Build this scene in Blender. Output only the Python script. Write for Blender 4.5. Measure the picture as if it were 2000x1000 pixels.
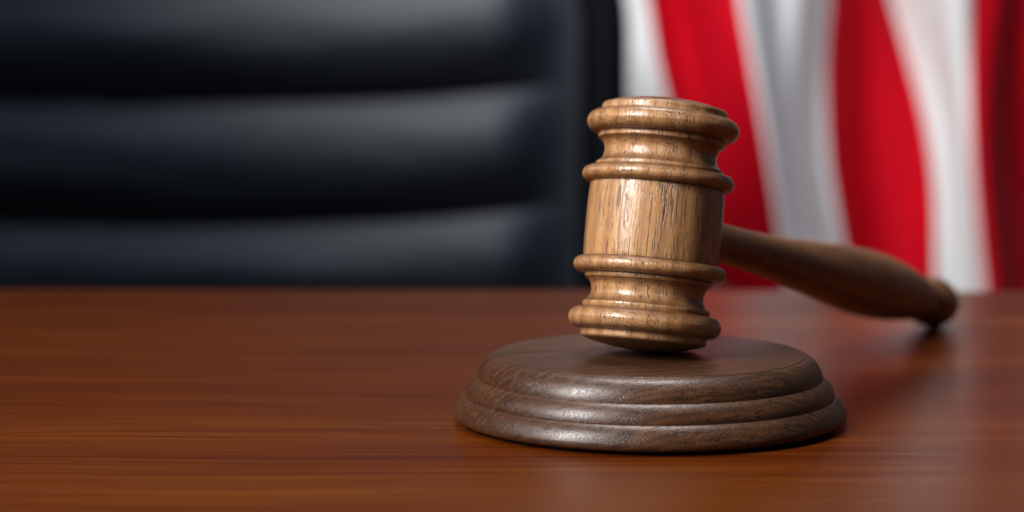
import bpy, bmesh, math
from mathutils import Vector, Matrix, noise

S = bpy.context.scene
for o in list(bpy.data.objects):
    bpy.data.objects.remove(o)
col = S.collection
R = math.radians

# ------------------------------------------------------------------ camera
F_PX, PITCH, CAM_H = 4198.5, R(5.729), 0.09725      # desk top is z = 0
cam_d = bpy.data.cameras.new('camera')
cam = bpy.data.objects.new('camera', cam_d)
col.objects.link(cam)
cam.location = (0, 0, CAM_H)
cam.rotation_euler = (R(90) - PITCH, 0, 0)
cam_d.sensor_width = 36
cam_d.lens = F_PX * 36 / 2000
cam_d.clip_start = 0.01
cam_d.clip_end = 50
cam_d.dof.use_dof = True
cam_d.dof.focus_distance = 0.522
cam_d.dof.aperture_fstop = 8.2
cam_d.dof.aperture_blades = 9
S.camera = cam

# ------------------------------------------------------------------ world and lamps
w = bpy.data.worlds.new("World")
S.world = w
w.use_nodes = True
bg = w.node_tree.nodes['Background']
bg.inputs[0].default_value = (0.75, 0.84, 1.0, 1)
bg.inputs[1].default_value = 0.055


def area(name, loc, target, sx, sy, power, colr, spread=180):
    d = bpy.data.lights.new(name, 'AREA')
    d.shape = 'RECTANGLE'
    d.size, d.size_y, d.energy, d.color = sx, sy, power, colr
    d.spread = R(spread)
    o = bpy.data.objects.new(name, d)
    col.objects.link(o)
    o.location = loc
    o.rotation_euler = (Vector(target) - Vector(loc)).to_track_quat('-Z', 'Y').to_euler()
    return o


area('key_softbox', (-0.74, -0.02, 0.66), (0.04, 0.60, 0.03), 0.24, 0.78, 3.45, (1.0, 0.97, 0.94), 54)
area('overhead_softbox', (0.0, 0.85, 1.3), (-0.02, 0.76, 0.0), 0.6, 0.4, 2.5, (1.0, 0.96, 0.93), 70)
area('flag_softbox', (-0.25, 1.25, 0.62), (0.36, 1.92, 0.03), 0.35, 0.30, 1.75, (1.0, 0.985, 0.96), 62)
area('chair_softbox', (0.10, 1.0, 0.80), (-0.14, 1.6, 0.03), 0.8, 0.35, 0.80, (0.62, 0.77, 1.0), 70)

S.view_settings.view_transform = 'Standard'
S.view_settings.look = 'None'
S.view_settings.gamma = 1
S.view_settings.exposure = 0
S.view_settings.use_curve_mapping = False
S.cycles.use_denoising = True
S.cycles.sample_clamp_indirect = 4


# ------------------------------------------------------------------ helpers
def tag(o, label=None, cat=None, group=None, kind=None):
    for k, v in (('label', label), ('category', cat), ('group', group), ('kind', kind)):
        if v:
            o[k] = v
    return o


def obj(name, me, m=None, parent=None, mat=None):
    o = bpy.data.objects.new(name, me)
    col.objects.link(o)
    if m:
        me.materials.append(m)
    if parent:
        o.parent = parent
    if mat is not None:
        o.matrix_local = mat
    return o


def empty(name, loc=(0, 0, 0), rz=0):
    o = bpy.data.objects.new(name, None)
    col.objects.link(o)
    o.location = loc
    o.rotation_euler = (0, 0, rz)
    o.empty_display_size = 0.05
    return o


def spline(pts, n=6):
    """catmull-rom through pts; a point given three values (r, z, 1) is a sharp corner"""
    out = []
    segs, cur = [], []
    for p in pts:
        cur.append((p[0], p[1]))
        if len(p) > 2 and len(cur) > 1:
            segs.append(cur)
            cur = [(p[0], p[1])]
    if len(cur) > 1:
        segs.append(cur)
    for s in segs:
        if len(s) == 2:
            out += [s[0]]
            continue
        e = [(2 * s[0][0] - s[1][0], 2 * s[0][1] - s[1][1])] + s + [(2 * s[-1][0] - s[-2][0], 2 * s[-1][1] - s[-2][1])]
        for i in range(1, len(e) - 2):
            for k in range(n):
                t = k / n
                q = []
                for c in (0, 1):
                    a, b, cc, d = e[i - 1][c], e[i][c], e[i + 1][c], e[i + 2][c]
                    q.append(0.5 * (2 * b + (cc - a) * t + (2 * a - 5 * b + 4 * cc - d) * t * t + (3 * b - a - 3 * cc + d) * t ** 3))
                out.append(tuple(q))
    out.append(segs[-1][-1])
    return out


def lathe(name, pts, seg=192, scale=0.01, sharp=35):
    """surface of revolution about z through profile points (r, z), closed on the axis"""
    bm = bmesh.new()
    rows = []
    for r, z in pts:
        r *= scale
        z *= scale
        if r < 1e-7:
            rows.append([bm.verts.new((0, 0, z))])
        else:
            rows.append([bm.verts.new((r * math.cos(2 * math.pi * k / seg), r * math.sin(2 * math.pi * k / seg), z)) for k in range(seg)])
    for a, b in zip(rows, rows[1:]):
        for k in range(seg):
            k2 = (k + 1) % seg
            if len(a) == 1 and len(b) == 1:
                continue
            if len(a) == 1:
                bm.faces.new((a[0], b[k2], b[k]))
            elif len(b) == 1:
                bm.faces.new((a[k], a[k2], b[0]))
            else:
                bm.faces.new((a[k], a[k2], b[k2], b[k]))
    bmesh.ops.recalc_face_normals(bm, faces=bm.faces)
    me = bpy.data.meshes.new(name)
    bm.to_mesh(me)
    bm.free()
    me.shade_smooth()
    me.set_sharp_from_angle(angle=R(sharp))
    return me


def boxmesh(name, x0, x1, y0, y1, z0, z1, bev=0.0, seg=3):
    bm = bmesh.new()
    bmesh.ops.create_cube(bm, size=1)
    for v in bm.verts:
        v.co = Vector(((x0 + x1) / 2 + v.co.x * (x1 - x0), (y0 + y1) / 2 + v.co.y * (y1 - y0), (z0 + z1) / 2 + v.co.z * (z1 - z0)))
    if bev:
        bmesh.ops.bevel(bm, geom=bm.edges[:], offset=bev, segments=seg, profile=0.5, affect='EDGES')
    me = bpy.data.meshes.new(name)
    bm.to_mesh(me)
    bm.free()
    me.shade_smooth()
    me.set_sharp_from_angle(angle=R(40))
    return me


def tube(name, path, rad, seg=16):
    bm = bmesh.new()
    rings = []
    path = [Vector(p) for p in path]
    for i, p in enumerate(path):
        t = (path[min(i + 1, len(path) - 1)] - path[max(i - 1, 0)]).normalized()
        ref = Vector((0, 0, 1)) if abs(t.z) < .9 else Vector((1, 0, 0))
        a = t.cross(ref).normalized()
        b = t.cross(a)
        r = rad[i] if isinstance(rad, (list, tuple)) else rad
        rings.append([bm.verts.new(p + r * (math.cos(2 * math.pi * k / seg) * a + math.sin(2 * math.pi * k / seg) * b)) for k in range(seg)])
    for a, b in zip(rings, rings[1:]):
        for k in range(seg):
            bm.faces.new((a[k], a[(k + 1) % seg], b[(k + 1) % seg], b[k]))
    bm.faces.new(rings[0])
    bm.faces.new(rings[-1])
    bmesh.ops.recalc_face_normals(bm, faces=bm.faces)
    me = bpy.data.meshes.new(name)
    bm.to_mesh(me)
    bm.free()
    me.shade_smooth()
    me.set_sharp_from_angle(angle=R(50))
    return me


# ------------------------------------------------------------------ material helpers
class NT:
    def __init__(s, name):
        s.m = bpy.data.materials.new(name)
        s.m.use_nodes = True
        s.t = s.m.node_tree
        s.b = s.t.nodes['Principled BSDF']

    def n(s, typ, **kw):
        nd = s.t.nodes.new(typ)
        for k, v in kw.items():
            if k.startswith('_'):
                setattr(nd, k[1:], v)
            else:
                key = int(k[1:]) if k[0] == 'i' and k[1:].isdigit() else k.replace('_', ' ')
                s.put(nd.inputs[key], v)
        return nd

    def put(s, sock, v):
        if isinstance(v, bpy.types.NodeSocket):
            s.t.links.new(v, sock)
        elif hasattr(v, 'outputs'):
            s.t.links.new(v.outputs[0], sock)
        else:
            sock.default_value = v

    def mapping(s, src, scale=(1, 1, 1), rot=(0, 0, 0), loc=(0, 0, 0)):
        nd = s.t.nodes.new('ShaderNodeMapping')
        s.put(nd.inputs['Vector'], src)
        nd.inputs['Scale'].default_value = scale
        nd.inputs['Rotation'].default_value = rot
        nd.inputs['Location'].default_value = loc
        return nd.outputs[0]

    def noise(s, vec, scale, detail=3, rough=.55, dist=0):
        return s.n('ShaderNodeTexNoise', Vector=vec, Scale=scale, Detail=detail, Roughness=rough, Distortion=dist).outputs[0]

    def ramp(s, f, a, b, lo=0.0, hi=1.0):
        nd = s.n('ShaderNodeMapRange', Value=f, From_Min=a, From_Max=b, To_Min=lo, To_Max=hi)
        return nd.outputs[0]

    def math(s, op, a, b=0.0, c=0.0):
        nd = s.t.nodes.new('ShaderNodeMath')
        nd.operation = op
        s.put(nd.inputs[0], a)
        s.put(nd.inputs[1], b)
        s.put(nd.inputs[2], c)
        return nd.outputs[0]

    def mix(s, f, a, b, mode='MIX'):
        nd = s.t.nodes.new('ShaderNodeMix')
        nd.data_type = 'RGBA'
        nd.blend_type = mode
        s.put(nd.inputs[0], f)
        s.put(nd.inputs[6], a)
        s.put(nd.inputs[7], b)
        return nd.outputs[2]

    def vec(s):
        return s.t.nodes.new('ShaderNodeTexCoord').outputs['Object']


def col4(r, g, b):
    return (r, g, b, 1)


def turned_wood(name, light, mid, dark, pore_col, grain_axis='Z', rot=(0, 0, 0), offset=(0, 0, 0), rough=.33,
                pore_scale=1.0, pore_amt=.8, ring=420, coat=.25, figure=.5, bump=.5, spec=.45, endg=.9, stretch=.025, patch=0.0, streak_scale=900, warp_amt=0.0, lo=.42, hi=1.10):
    """solid 3D wood: growth rings about an off-centre pith, streaks and open pores, all running along the grain"""
    t = NT(name)
    o = t.mapping(t.vec(), rot=rot, loc=offset)
    if grain_axis == 'X':
        st = lambda k: t.mapping(o, scale=(k, 1, 1))
    else:
        st = lambda k: t.mapping(o, scale=(1, 1, k))
    if warp_amt:
        wn = t.n('ShaderNodeTexNoise', Vector=o, Scale=26.0, Detail=2.0).outputs[1]
        wsub = t.t.nodes.new('ShaderNodeVectorMath')
        wsub.operation = 'MULTIPLY_ADD'
        t.put(wsub.inputs[0], wn)
        wsub.inputs[1].default_value = (warp_amt,) * 3
        t.put(wsub.inputs[2], o)
        o = wsub.outputs[0]
    # growth rings: broad bands, distorted
    base = st(.05)
    warp = t.noise(base, 28, 3, .5)
    wv = t.t.nodes.new('ShaderNodeTexWave')
    wv.wave_type = 'RINGS'
    wv.rings_direction = grain_axis
    t.put(wv.inputs['Vector'], t.mapping(base, loc=(.031, .052, .0) if grain_axis == 'Z' else (0, .052, .041)))
    t.put(wv.inputs['Scale'], ring / 6.0)
    t.put(wv.inputs['Distortion'], 7.0)
    t.put(wv.inputs['Detail'], 2.0)
    t.put(wv.inputs['Detail Scale'], .6)
    rings = wv.outputs[1]
    streak = t.noise(st(.04), streak_scale, 5, .7)
    broad = t.noise(st(.10), 45, 3, .5)
    f = t.math('ADD', t.math('MULTIPLY', rings, .28 * figure * 2), t.math('ADD', t.math('MULTIPLY', streak, .65), t.math('MULTIPLY', broad, .55)))
    f = t.ramp(f, lo, hi)
    c = t.mix(t.ramp(f, 0, .5), t_c(dark), t_c(mid))
    c = t.mix(t.ramp(f, .5, 1), c, t_c(light))
    if patch:
        c = t.mix(t.math('MULTIPLY', t.ramp(t.noise(st(.35), 38, 3, .55), .38, .66), patch), c, t.mix(1.0, c, t_c((.78, .93, 1.0)), 'MULTIPLY'))
    # pores: short dark vessels, elongated along the grain, thresholded noise in clusters
    p1 = t.noise(st(stretch), 2700 * pore_scale, 1, .4)
    clus = t.noise(st(.08), 150, 2, .5)
    thr = t.ramp(clus, .35, .65, .645, .56)
    pore = t.ramp(t.math('SUBTRACT', p1, thr), 0.0, .06)
    p2 = t.noise(t.mapping(st(stretch * 3), loc=(.3, .7, .1)), 3000 * pore_scale, 1, .4)
    pore2 = t.math('MULTIPLY', t.ramp(p2, .585, .66), .6)
    pore = t.math('MAXIMUM', pore, pore2)
    c = t.mix(t.math('MULTIPLY', pore, pore_amt), c, t_c(pore_col))
    # end grain drinks in more finish and is browner than long grain
    tc = t.t.nodes.new('ShaderNodeTexCoord')
    nv = t.n('ShaderNodeSeparateXYZ', Vector=t.mapping(tc.outputs['Normal'], rot=rot))
    eg = t.math('ABSOLUTE', nv.outputs['Z' if grain_axis == 'Z' else 'X'])
    eg = t.ramp(t.math('ADD', eg, t.math('MULTIPLY', t.math('SUBTRACT', broad, .5), .5)), .15, .95)
    c = t.mix(t.math('MULTIPLY', eg, endg), c, t.mix(1.0, c, t_c((.33, .25, .19)), 'MULTIPLY'))
    t.put(t.b.inputs['Base Color'], c)
    t.put(t.b.inputs['Roughness'], t.ramp(streak, .3, .7, rough - .04, rough + .07))
    t.b.inputs['Specular IOR Level'].default_value = spec
    t.b.inputs['Coat Weight'].default_value = coat
    t.b.inputs['Coat Roughness'].default_value = .28
    fine = t.noise(t.vec(), 2200, 2, .5)
    h = t.math('ADD', t.math('MULTIPLY', pore, -.7), t.math('ADD', t.math('MULTIPLY', streak, .5), t.math('MULTIPLY', fine, .22)))
    bp = t.n('ShaderNodeBump', Strength=bump, Distance=.00022, Height=h)
    t.put(t.b.inputs['Normal'], bp.outputs[0])
    t.put(t.b.inputs['Coat Normal'], bp.outputs[0])
    return t.m


def t_c(c):
    return c if not isinstance(c, tuple) else (c[0], c[1], c[2], 1)


def plain(name, c, rough, metal=0.0, spec=.5, bump_scale=None, bump=.2, dist=.0005):
    t = NT(name)
    n = t.noise(t.vec(), 40, 3)
    t.put(t.b.inputs['Base Color'], t.mix(n, t_c(tuple(k * .85 for k in c)), t_c(tuple(min(1, k * 1.1) for k in c))))
    t.b.inputs['Roughness'].default_value = rough
    t.b.inputs['Metallic'].default_value = metal
    t.b.inputs['Specular IOR Level'].default_value = spec
    if bump_scale:
        bp = t.n('ShaderNodeBump', Strength=bump, Distance=dist, Height=t.noise(t.vec(), bump_scale, 3))
        t.put(t.b.inputs['Normal'], bp.outputs[0])
    return t.m


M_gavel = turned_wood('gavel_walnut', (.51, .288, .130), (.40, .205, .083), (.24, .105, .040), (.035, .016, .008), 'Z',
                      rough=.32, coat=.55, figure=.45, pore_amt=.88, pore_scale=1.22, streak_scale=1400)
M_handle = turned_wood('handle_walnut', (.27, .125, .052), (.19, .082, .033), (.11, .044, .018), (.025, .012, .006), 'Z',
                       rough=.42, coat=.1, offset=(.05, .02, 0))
M_block = turned_wood('block_walnut', (.155, .060, .019), (.078, .028, .009), (.018, .007, .003), (.006, .004, .003), 'X',
                      rot=(0, 0, R(-21)), rough=.35, coat=.08, pore_scale=1.2, pore_amt=.85, ring=1000, figure=.2, bump=.3, spec=.5, endg=.3, stretch=.13, patch=.8,
                      streak_scale=620, warp_amt=.014, lo=.44, hi=1.02)


def desk_wood():
    t = NT('desk_veneer')
    o = t.vec()
    wob = t.noise(t.mapping(o, scale=(2.2, 9, 9)), 1, 2)
    sep = t.n('ShaderNodeSeparateXYZ', Vector=o)
    y2 = t.math('ADD', sep.outputs[1], t.math('MULTIPLY', wob, .05))
    cmb = t.n('ShaderNodeCombineXYZ', X=sep.outputs[0], Y=y2, Z=sep.outputs[2]).outputs[0]
    broad = t.noise(t.mapping(cmb, scale=(.8, 26, 26)), 1, 3, .6)
    med = t.noise(t.mapping(cmb, scale=(3.5, 190, 190)), 1, 4, .6)
    fine = t.noise(t.mapping(cmb, scale=(9, 520, 520), loc=(3, 1, 0)), 1, 3, .6)
    cloud = t.noise(t.mapping(o, scale=(6, 16, 16)), 1, 3)
    f = t.math('ADD', t.math('MULTIPLY', broad, .95), t.math('ADD', t.math('MULTIPLY', med, .35), t.math('MULTIPLY', fine, 1.15)))
    f = t.math('ADD', f, t.math('MULTIPLY', cloud, .3))
    f = t.ramp(f, 1.0, 1.72)
    c = t.mix(t.ramp(f, 0, .5), col4(.031, .0041, .0005), col4(.078, .0142, .0009))
    c = t.mix(t.ramp(f, .5, 1), c, col4(.126, .034, .0017))
    pore = t.ramp(t.noise(t.mapping(cmb, scale=(16, 800, 800)), 1, 2), .56, .68)
    c = t.mix(t.math('MULTIPLY', pore, .5), c, col4(.05, .010, .004))
    t.put(t.b.inputs['Base Color'], c)
    t.b.inputs['Roughness'].default_value = .29
    t.b.inputs['Specular IOR Level'].default_value = .12
    h = t.math('ADD', t.math('MULTIPLY', fine, 1.0), t.math('MULTIPLY', pore, -.7))
    bp = t.n('ShaderNodeBump', Strength=.25, Distance=.0002, Height=h)
    t.put(t.b.inputs['Normal'], bp.outputs[0])
    return t.m


M_desk = desk_wood()


def leather():
    t = NT('black_leather')
    o = t.vec()
    c = t.mix(t.noise(o, 12, 3), col4(.008, .010, .015), col4(.012, .015, .022))
    t.put(t.b.inputs['Base Color'], c)
    t.b.inputs['Roughness'].default_value = .5
    t.b.inputs['Specular IOR Level'].default_value = .55
    vor = t.n('ShaderNodeTexVoronoi', Vector=o, Scale=520.0)
    h = t.math('ADD', vor.outputs[0], t.math('MULTIPLY', t.noise(t.mapping(o, scale=(1, 1, 2.5)), 22, 4), .8))
    bp = t.n('ShaderNodeBump', Strength=.35, Distance=.0012, Height=h)
    t.put(t.b.inputs['Normal'], bp.outputs[0])
    return t.m


M_leather = leather()
M_bolster_shade = plain('bolster_shade_black', (.005, .0055, .007), .9, spec=.05, bump_scale=700)  # shade on the side bolsters, put into a near-black matte colour
M_chrome = plain('chair_metal', (.25, .25, .26), .3, 1.0)
M_black = plain('black_plastic', (.02, .02, .022), .45)
M_felt = plain('dark_felt', (.008, .007, .006), .9, bump_scale=900)
M_brass = plain('brass', (.55, .38, .14), .3, 1.0)
M_floor = plain('dark_carpet', (.055, .045, .040), .9, bump_scale=300, bump=.5, dist=.004)

FLOOR_Z = -0.75

# ------------------------------------------------------------------ setting: the floor everything stands on
fl = obj('floor', boxmesh('floor', -6, 6, -4, 8, FLOOR_Z - .05, FLOOR_Z), M_floor)
tag(fl, kind='structure')

# ------------------------------------------------------------------ desk
desk = empty('desk', (0, 0.839, FLOOR_Z), R(-1.2))
tag(desk, 'polished red brown wooden desk carrying the gavel and its block', 'desk')
top = boxmesh('desktop', -.85, .85, -.95, 0, .715, .75, .004, 4)
obj('desktop', top, M_desk, desk)
obj('side_panel', boxmesh('side_panel', -.80, -.77, -.88, -.06, 0, .7149), M_desk, desk)
obj('side_panel', boxmesh('side_panel', .77, .80, -.88, -.06, 0, .7149), M_desk, desk)
obj('modesty_panel', boxmesh('modesty_panel', -.769, .769, -.90, -.875, .12, .7149), M_desk, desk)

# ------------------------------------------------------------------ sound block
BX, BY = 0.03529, 0.54682
blk = empty('sound_block', (BX, BY, 0))
tag(blk, 'round dark walnut sounding block with three stepped mouldings under the gavel head', 'sound block')
obj('felt_pad', lathe('felt_pad', [(0, .02), (4.72, .02), (4.72, .12), (0, .12)]), M_felt, blk)
def ovolo(cr_, cz, a, b, t0, t1_, n=22, k_=.32):
    out = []
    e = [(cr_ + a * math.cos(R(t0 + (t1_ - t0) * k / n)), cz + b * math.sin(R(t0 + (t1_ - t0) * k / n))) for k in range(n + 1)]
    for k, p in enumerate(e):
        q = k / n
        c = (e[0][0] + (e[-1][0] - e[0][0]) * q, e[0][1] + (e[-1][1] - e[0][1]) * q)
        out.append((p[0] * (1 - k_) + c[0] * k_, p[1] * (1 - k_) + c[1] * k_))
    return out


t1 = [(0, .10), (4.93, .10), (4.985, .125), (5.02, .17), (5.033, .23)] + ovolo(4.62, .27, .415, .445, 0, 78)
t2 = [(4.60, .70)] + ovolo(4.33, .775, .405, .40, -10, 82)
t3 = [(4.28, 1.14)] + ovolo(3.98, 1.225, .452, .482, -10, 86) + [(3.985, 1.709), (3.962, 1.732)]
obj('tier', lathe('tier', t1 + [(4.55, .712), (0, .712)]), M_block, blk)
obj('tier', lathe('tier', [(0, .70)] + t2 + [(4.25, 1.16), (0, 1.16)]), M_block, blk)
obj('tier', lathe('tier', [(0, 1.14)] + t3 + [(3.90, 1.735), (0, 1.735)], sharp=30), M_block, blk)

# ------------------------------------------------------------------ gavel
TILT, AZ = R(10.997), R(31.0135)
HC = Vector((0.036405, 0.549239, 0.050262))
ax = Vector((math.sin(AZ) * math.sin(TILT), math.cos(AZ) * math.sin(TILT), math.cos(TILT)))
hd = Vector((math.sin(AZ) * math.cos(TILT), math.cos(AZ) * math.cos(TILT), -math.sin(TILT)))
side = ax.cross(hd)
gav = empty('gavel', (HC.x, HC.y, 0.017))
tag(gav, 'turned walnut gavel, ringed head on the round block, handle sloping down to the desk', 'gavel')


def frame_mat(x, y, z, o):
    m = Matrix((x, y, z)).transposed().to_4x4()
    m.translation = o
    return m


base = Matrix.Translation(Vector((HC.x, HC.y, 0.017))).inverted()
HM = base @ frame_mat(hd, side, ax, HC)
spin = Matrix.Rotation(R(35), 4, 'Z')

barrel = [(0, -.98), (1.66, -.98), (1.722, -.955)] + spline([(1.728, -.93), (1.742, -.5), (1.746, 0), (1.742, .5), (1.724, .91)], 5) + [(1.715, .955), (1.66, .98), (0, .98)]
head = obj('head', lathe('head', barrel), M_gavel, gav, HM @ spin)


def flip(p, s):
    return [(r, z * s) for r, z in p]


ringp = spline([(1.60, .955, 1), (1.73, .965, 1), (1.84, .985), (1.925, 1.06), (1.955, 1.165), (1.925, 1.27), (1.84, 1.345), (1.70, 1.375, 1), (1.66, 1.372, 1)], 5)
capp = spline([(1.50, 1.36, 1), (1.632, 1.375, 1), (1.645, 1.42), (1.628, 1.485, 1), (1.56, 1.53), (1.475, 1.63), (1.441, 1.79), (1.455, 1.91), (1.515, 2.02), (1.60, 2.095, 1),
               (1.632, 2.115), (1.640, 2.17), (1.625, 2.235, 1), (1.665, 2.255, 1), (1.80, 2.275), (1.90, 2.36), (1.955, 2.48), (1.957, 2.56), (1.915, 2.68), (1.83, 2.765), (1.72, 2.80, 1), (1.655, 2.803, 1),
               (1.628, 2.825), (1.615, 2.87), (1.612, 2.94), (1.597, 2.985), (1.56, 3.02, 1), (1.35, 3.085), (1.05, 3.153), (.70, 3.207), (.35, 3.24), (0, 3.25, 1)], 5)
for s in (1, -1):
    obj('ring', lathe('ring', flip([(0, .955)] + ringp + [(0, 1.372)], s)), M_gavel, head)
    obj('head_end', lathe('head_end', flip([(0, 1.36)] + capp, s), sharp=33), M_gavel, head)

# handle: profile (radius cm, distance from head centre cm), local z = handle direction
DROP = R(.38)
HH = base @ frame_mat((ax * math.cos(DROP) + hd * math.sin(DROP)) * -1, side, hd * math.cos(DROP) - ax * math.sin(DROP), HC)


def draw_in(pts):
    return [(r_, z_ if z_ < 12 else 12 + (z_ - 12) * .93) for r_, z_ in pts]



hp = spline([(0, 1.0, 1), (.52, 1.0, 1), (.52, 1.66), (.60, 1.70, 1), (.60, 1.86, 1), (.545, 1.92), (.53, 2.4), (.527, 3.6), (.535, 4.8), (.565, 6.0), (.625, 7.4), (.715, 8.9), (.83, 10.6),
             (.945, 12.2), (1.02, 13.6), (1.055, 14.9), (1.05, 16.1), (1.00, 17.3), (.90, 18.5), (.79, 19.6), (.705, 20.4), (.67, 20.75, 1), (0, 20.75, 1)], 6)
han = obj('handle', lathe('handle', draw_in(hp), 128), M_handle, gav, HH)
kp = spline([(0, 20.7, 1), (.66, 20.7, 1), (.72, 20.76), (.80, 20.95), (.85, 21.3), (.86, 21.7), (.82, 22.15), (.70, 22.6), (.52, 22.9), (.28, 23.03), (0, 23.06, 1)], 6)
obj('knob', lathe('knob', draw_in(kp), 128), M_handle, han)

# ------------------------------------------------------------------ leather chair behind the desk
CY = 1.60
def px(x, Z):
    return (x - 1000) / F_PX * Z * 1.0
def pz(y, Z):
    return CAM_H - Z * math.tan(PITCH + math.atan((y - 500) / F_PX))


chair = empty('office_chair', (-.165, CY + .2, FLOOR_Z))
tag(chair, 'high black leather office chair with horizontal padded rolls behind the desk', 'chair')
cinv = Matrix.Translation(chair.location).inverted()

XL, XR = px(-260, CY), px(1135, CY)       # padded panel
ZT, ZB = .205, -.26
seams = []
zs = pz(195, CY)
pitch = .0915
k = -4
edges = [zs + pitch * i for i in range(-6, 4)]


def pad_depth(x, z, u):
    # rolls: cusp at each seam, fullest just above the middle
    wob = .004 * math.sin(9 * x + 1) + .010 * max(0, (x - px(820, CY)) / (XR - px(820, CY))) ** 1.5
    z = z - wob
    i = math.floor((z - edges[0]) / pitch)
    t = (z - edges[0]) / pitch - i
    roll = (max(0.0, 4 * t * (1 - t))) ** 1.0
    endf = min(1, max(0, min(u / .12, (1 - u) / .13)))
    endf = endf ** 3 * (endf * (endf * 6 - 15) + 10)
    wr = .0022 * noise.noise(Vector((x * 9, z * 38, i * 3.1))) + .0004 * noise.noise(Vector((x * 30, z * 60, 5)))
    return .006 + endf * (.018 * roll + .008) + wr * endf


def closed_panel(name, x0, x1, z0, z1, depth_fn, nx, nz, y0, thick, corner=0):
    bm = bmesh.new()
    F, B = [], []
    for j in range(nz + 1):
        v = j / nz
        z = z0 + (z1 - z0) * v
        fr, br = [], []
        inset = 0
        if corner and z > z1 - corner:
            q = (z - (z1 - corner)) / corner
            inset = corner * (1 - math.sqrt(max(0, 1 - q * q)))
        for i in range(nx + 1):
            u = i / nx
            x = x0 + inset + (x1 - x0 - 2 * inset) * u
            fr.append(bm.verts.new((x, y0 - depth_fn(x, z, u), z)))
            br.append(bm.verts.new((x, y0 + thick, z)))
        F.append(fr)
        B.append(br)
    for j in range(nz):
        for i in range(nx):
            bm.faces.new((F[j][i], F[j][i + 1], F[j + 1][i + 1], F[j + 1][i]))
            bm.faces.new((B[j][i + 1], B[j][i], B[j + 1][i], B[j + 1][i + 1]))
        bm.faces.new((F[j][0], F[j + 1][0], B[j + 1][0], B[j][0]))
        bm.faces.new((F[j + 1][nx], F[j][nx], B[j][nx], B[j + 1][nx]))
    for i in range(nx):
        bm.faces.new((F[0][i + 1], F[0][i], B[0][i], B[0][i + 1]))
        bm.faces.new((F[nz][i], F[nz][i + 1], B[nz][i + 1], B[nz][i]))
    bmesh.ops.recalc_face_normals(bm, faces=bm.faces)
    me = bpy.data.meshes.new(name)
    bm.to_mesh(me)
    bm.free()
    me.transform(cinv)
    me.shade_smooth()
    me.set_sharp_from_angle(angle=R(75))
    return me


obj('backrest', closed_panel('backrest', XL, XR, ZB, ZT, pad_depth, 120, 260, CY + .03, .05, .10), M_leather, chair)


def cmesh(me):
    me.transform(cinv)
    return me


# side bolsters and shell
XO = px(1224, CY + .03)
bw = (XO - XR) / 2
for sx, xc in ((1, XR + bw + .002), (-1, XL - bw - .002)):
    path = []
    for q in range(0, 25):
        path.append((xc, CY + .045, -.24 + .345 * q / 24))
    for q in range(1, 11):
        a = R(9 * q)
        path.append((xc - sx * .10 * (1 - math.cos(a)), CY + .045, .105 + .10 * math.sin(a)))
    obj('side_bolster', cmesh(tube('side_bolster', path, bw, 24)), M_bolster_shade, chair)
obj('back_shell', closed_panel('back_shell', XL - .03, XR + .03, -.25, ZT + .015, lambda x, z, u: 0, 12, 40, CY + .081, .02, .12), M_black, chair)
obj('seat', cmesh(boxmesh('seat', -.165 - .25, -.165 + .25, CY - .42, CY + .09, -.37, -.27, .035, 6)), M_leather, chair)
for sx in (-1, 1):
    x = -.165 + sx * .29
    arm = obj('armrest', cmesh(boxmesh('armrest', x - .035, x + .035, CY - .33, CY - .02, -.115, -.08, .014, 5)), M_leather, chair)
    p = obj('arm_bracket', cmesh(tube('arm_bracket', [(-.165 + sx * .18, CY - .17, -.385), (x, CY - .17, -.375), (x, CY - .17, -.34), (x, CY - .17, -.116)], .012)), M_chrome, chair)
obj('gas_column', cmesh(tube('gas_column', [(-.165, CY - .17, -.66), (-.165, CY - .17, -.371)], .027)), M_chrome, chair)
for k in range(5):
    a = R(72 * k + 18)
    d = Vector((math.cos(a), math.sin(a), 0))
    c = Vector((-.165, CY - .17, 0))
    p0 = c + d * .01 + Vector((0, 0, -.655))
    p1 = c + d * .27 + Vector((0, 0, -.685))
    leg = obj('leg', cmesh(tube('leg', [p0, (p0 + p1) / 2 + Vector((0, 0, .005)), p1], [.026, .021, .015])), M_chrome, chair)
    wh = tube('caster', [p1 - d.cross(Vector((0, 0, 1))) * .022 + Vector((0, 0, -.038)), p1 + d.cross(Vector((0, 0, 1))) * .022 + Vector((0, 0, -.038))], .027, 20)
    obj('caster', cmesh(wh), M_black, leg)

# ------------------------------------------------------------------ flag on its stand behind the chair
FY = 1.92
POLE_X = px(1640, FY)
flag = empty('striped_flag', (POLE_X, FY + .09, FLOOR_Z))
tag(flag, 'red and white striped flag hanging in deep folds beside the black chair', 'flag')
finv = Matrix.Translation(flag.location).inverted()

rows_px = [-160, 0, 120, 258, 380, 560, 760]
#          each knot: stripe boundary in picture columns of this photograph's flag, row by row
knots = [
    [1040, 1060, 1075, 1090, 1100, 1115, 1130],
    [1230, 1263, 1284, 1319, 1344, 1366, 1394],
    [1422, 1441, 1465, 1492, 1514, 1542, 1570],
    [1620, 1617, 1610, 1614, 1630, 1666, 1706],
    [1702, 1736, 1772, 1807, 1826, 1834, 1850],
    [1893, 1890, 1890, 1896, 1908, 1931, 1958],
    [2050, 2052, 2055, 2060, 2070, 2090, 2110],
    [2190, 2192, 2195, 2200, 2210, 2220, 2230],
]
depth = [.03, .00, -.04, .034, .088, -.035, .02, .0]      # fold depth at each knot (towards the back is +)


def smooth_interp(xs, ys, x):
    if x <= xs[0]:
        return ys[0] + (ys[1] - ys[0]) / (xs[1] - xs[0]) * (x - xs[0]) * 0
    for i in range(len(xs) - 1):
        if x <= xs[i + 1]:
            t = (x - xs[i]) / (xs[i + 1] - xs[i])
            t = t * t * (3 - 2 * t)
            return ys[i] + (ys[i + 1] - ys[i]) * t
    return ys[-1]


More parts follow.
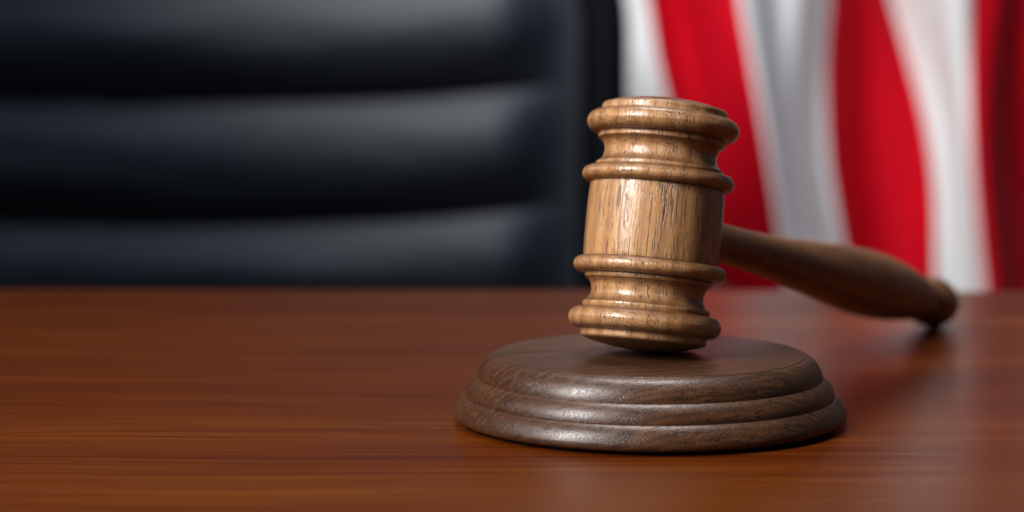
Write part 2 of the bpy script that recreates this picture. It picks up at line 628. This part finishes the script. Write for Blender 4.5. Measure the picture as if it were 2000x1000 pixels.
def cr(ys, t):
    n = len(ys)
    i = max(0, min(n - 2, int(t)))
    f = t - i
    a = ys[max(0, i - 1)]
    b, c = ys[i], ys[i + 1]
    d = ys[min(n - 1, i + 2)]
    return .5 * (2 * b + (c - a) * f + (2 * a - 5 * b + 4 * c - d) * f * f + (3 * b - a - 3 * c + d) * f ** 3)


def flag_mesh():
    bm = bmesh.new()
    uvl = bm.loops.layers.uv.new('stripe')
    NU, NV = 420, 150
    z_hi, z_lo = .98, -.42
    rows = []
    for j in range(NV + 1):
        z = z_hi + (z_lo - z_hi) * j / NV
        # picture row for this height
        a = math.atan((CAM_H - z) / FY) - PITCH
        y = 500 + math.tan(a) * F_PX
        if y < rows_px[0]:
            rt = 0
        elif y > rows_px[-1]:
            rt = len(rows_px) - 1
        else:
            for i in range(len(rows_px) - 1):
                if y <= rows_px[i + 1]:
                    rt = i + (y - rows_px[i]) / (rows_px[i + 1] - rows_px[i])
                    break
        kx = [px(cr(kn, rt), FY) for kn in knots]
        g = min(1, max(0, (z - .42) / .56))      # gathers towards the pole at the top
        g = g ** 1.3
        line = []
        for i in range(NU + 1):
            u = i / NU * (len(knots) - 1)
            x = cr(kx, u)
            x = x * (1 - .82 * g) + POLE_X * .82 * g
            low = min(1, max(0, y / 560))
            dy = cr(depth, u - .35 * low * math.exp(-((u - 1.9) / .4) ** 2) + .5 * low * math.exp(-((u - 3.75) / .55) ** 2))
            dy += .022 * math.exp(-((u - 2.62) / .12) ** 2) * -1 * min(1, max(0, (y - 250) / 250))
            dy += .014 * math.sin(u * 5.3 + z * 7) * math.sin(z * 3.1 + u) + .006 * math.sin(u * 11.7 - z * 9)
            dy += .006 * noise.noise(Vector((u * 1.3, z * 6, 2)))
            x *= (FY + dy) / FY
            line.append((Vector((x, FY + dy * (1 - .3 * g), z)), u))
        rows.append(line)
    vs = [[bm.verts.new(p) for p, _ in r] for r in rows]
    us = [u for _, u in rows[0]]
    for j in range(NV):
        for i in range(NU):
            f = bm.faces.new((vs[j][i], vs[j + 1][i], vs[j + 1][i + 1], vs[j][i + 1]))
            for lp, uu, vv in zip(f.loops, (us[i], us[i], us[i + 1], us[i + 1]), (j, j + 1, j + 1, j)):
                lp[uvl].uv = (uu / 8, vv / NV)
    me = bpy.data.meshes.new('flag_cloth')
    bm.to_mesh(me)
    bm.free()
    me.transform(finv)
    me.shade_smooth()
    return me


t = NT('flag_cloth')
uvn = t.n('ShaderNodeUVMap')
uvn.uv_map = 'stripe'
sx = t.n('ShaderNodeSeparateXYZ', Vector=uvn.outputs[0])
par = t.math('FRACT', t.math('MULTIPLY', sx.outputs[0], 4.0))
# knots: 0-1 white, 1-2 red, 2-3 white ...
isred = t.math('GREATER_THAN', par, .5)
cc = t.mix(isred, col4(.74, .75, .76), col4(.52, .002, .012))
t.put(t.b.inputs['Base Color'], cc)
t.b.inputs['Roughness'].default_value = .75
t.b.inputs['Specular IOR Level'].default_value = .08
wv = t.noise(t.vec(), 900, 2)
t.put(t.b.inputs['Normal'], t.n('ShaderNodeBump', Strength=.2, Distance=.0004, Height=wv).outputs[0])
fc = obj('flag_cloth', flag_mesh(), t.m, flag)
sol = fc.modifiers.new('thickness', 'SOLIDIFY')
sol.thickness = .0012


def fmesh(me):
    me.transform(finv)
    return me


obj('pole', fmesh(tube('pole', [(POLE_X, FY + .09, FLOOR_Z + .03), (POLE_X, FY + .09, 1.12)], .012)), M_brass, flag)
fin = lathe('finial', spline([(0, 0, 1), (1.2, 0, 1), (1.6, .8), (2.6, 2.4), (2.2, 4.2), (0, 5.2, 1)]), 48)
obj('finial', fin, M_brass, flag, Matrix.Translation((0, 0, 1.87)))
bs = lathe('stand', spline([(0, 0, 1), (15, 0, 1), (15, 1.2), (12, 3.0), (4, 4.2), (2.6, 7, 1), (0, 7, 1)]), 64)
obj('stand', bs, M_brass, flag)
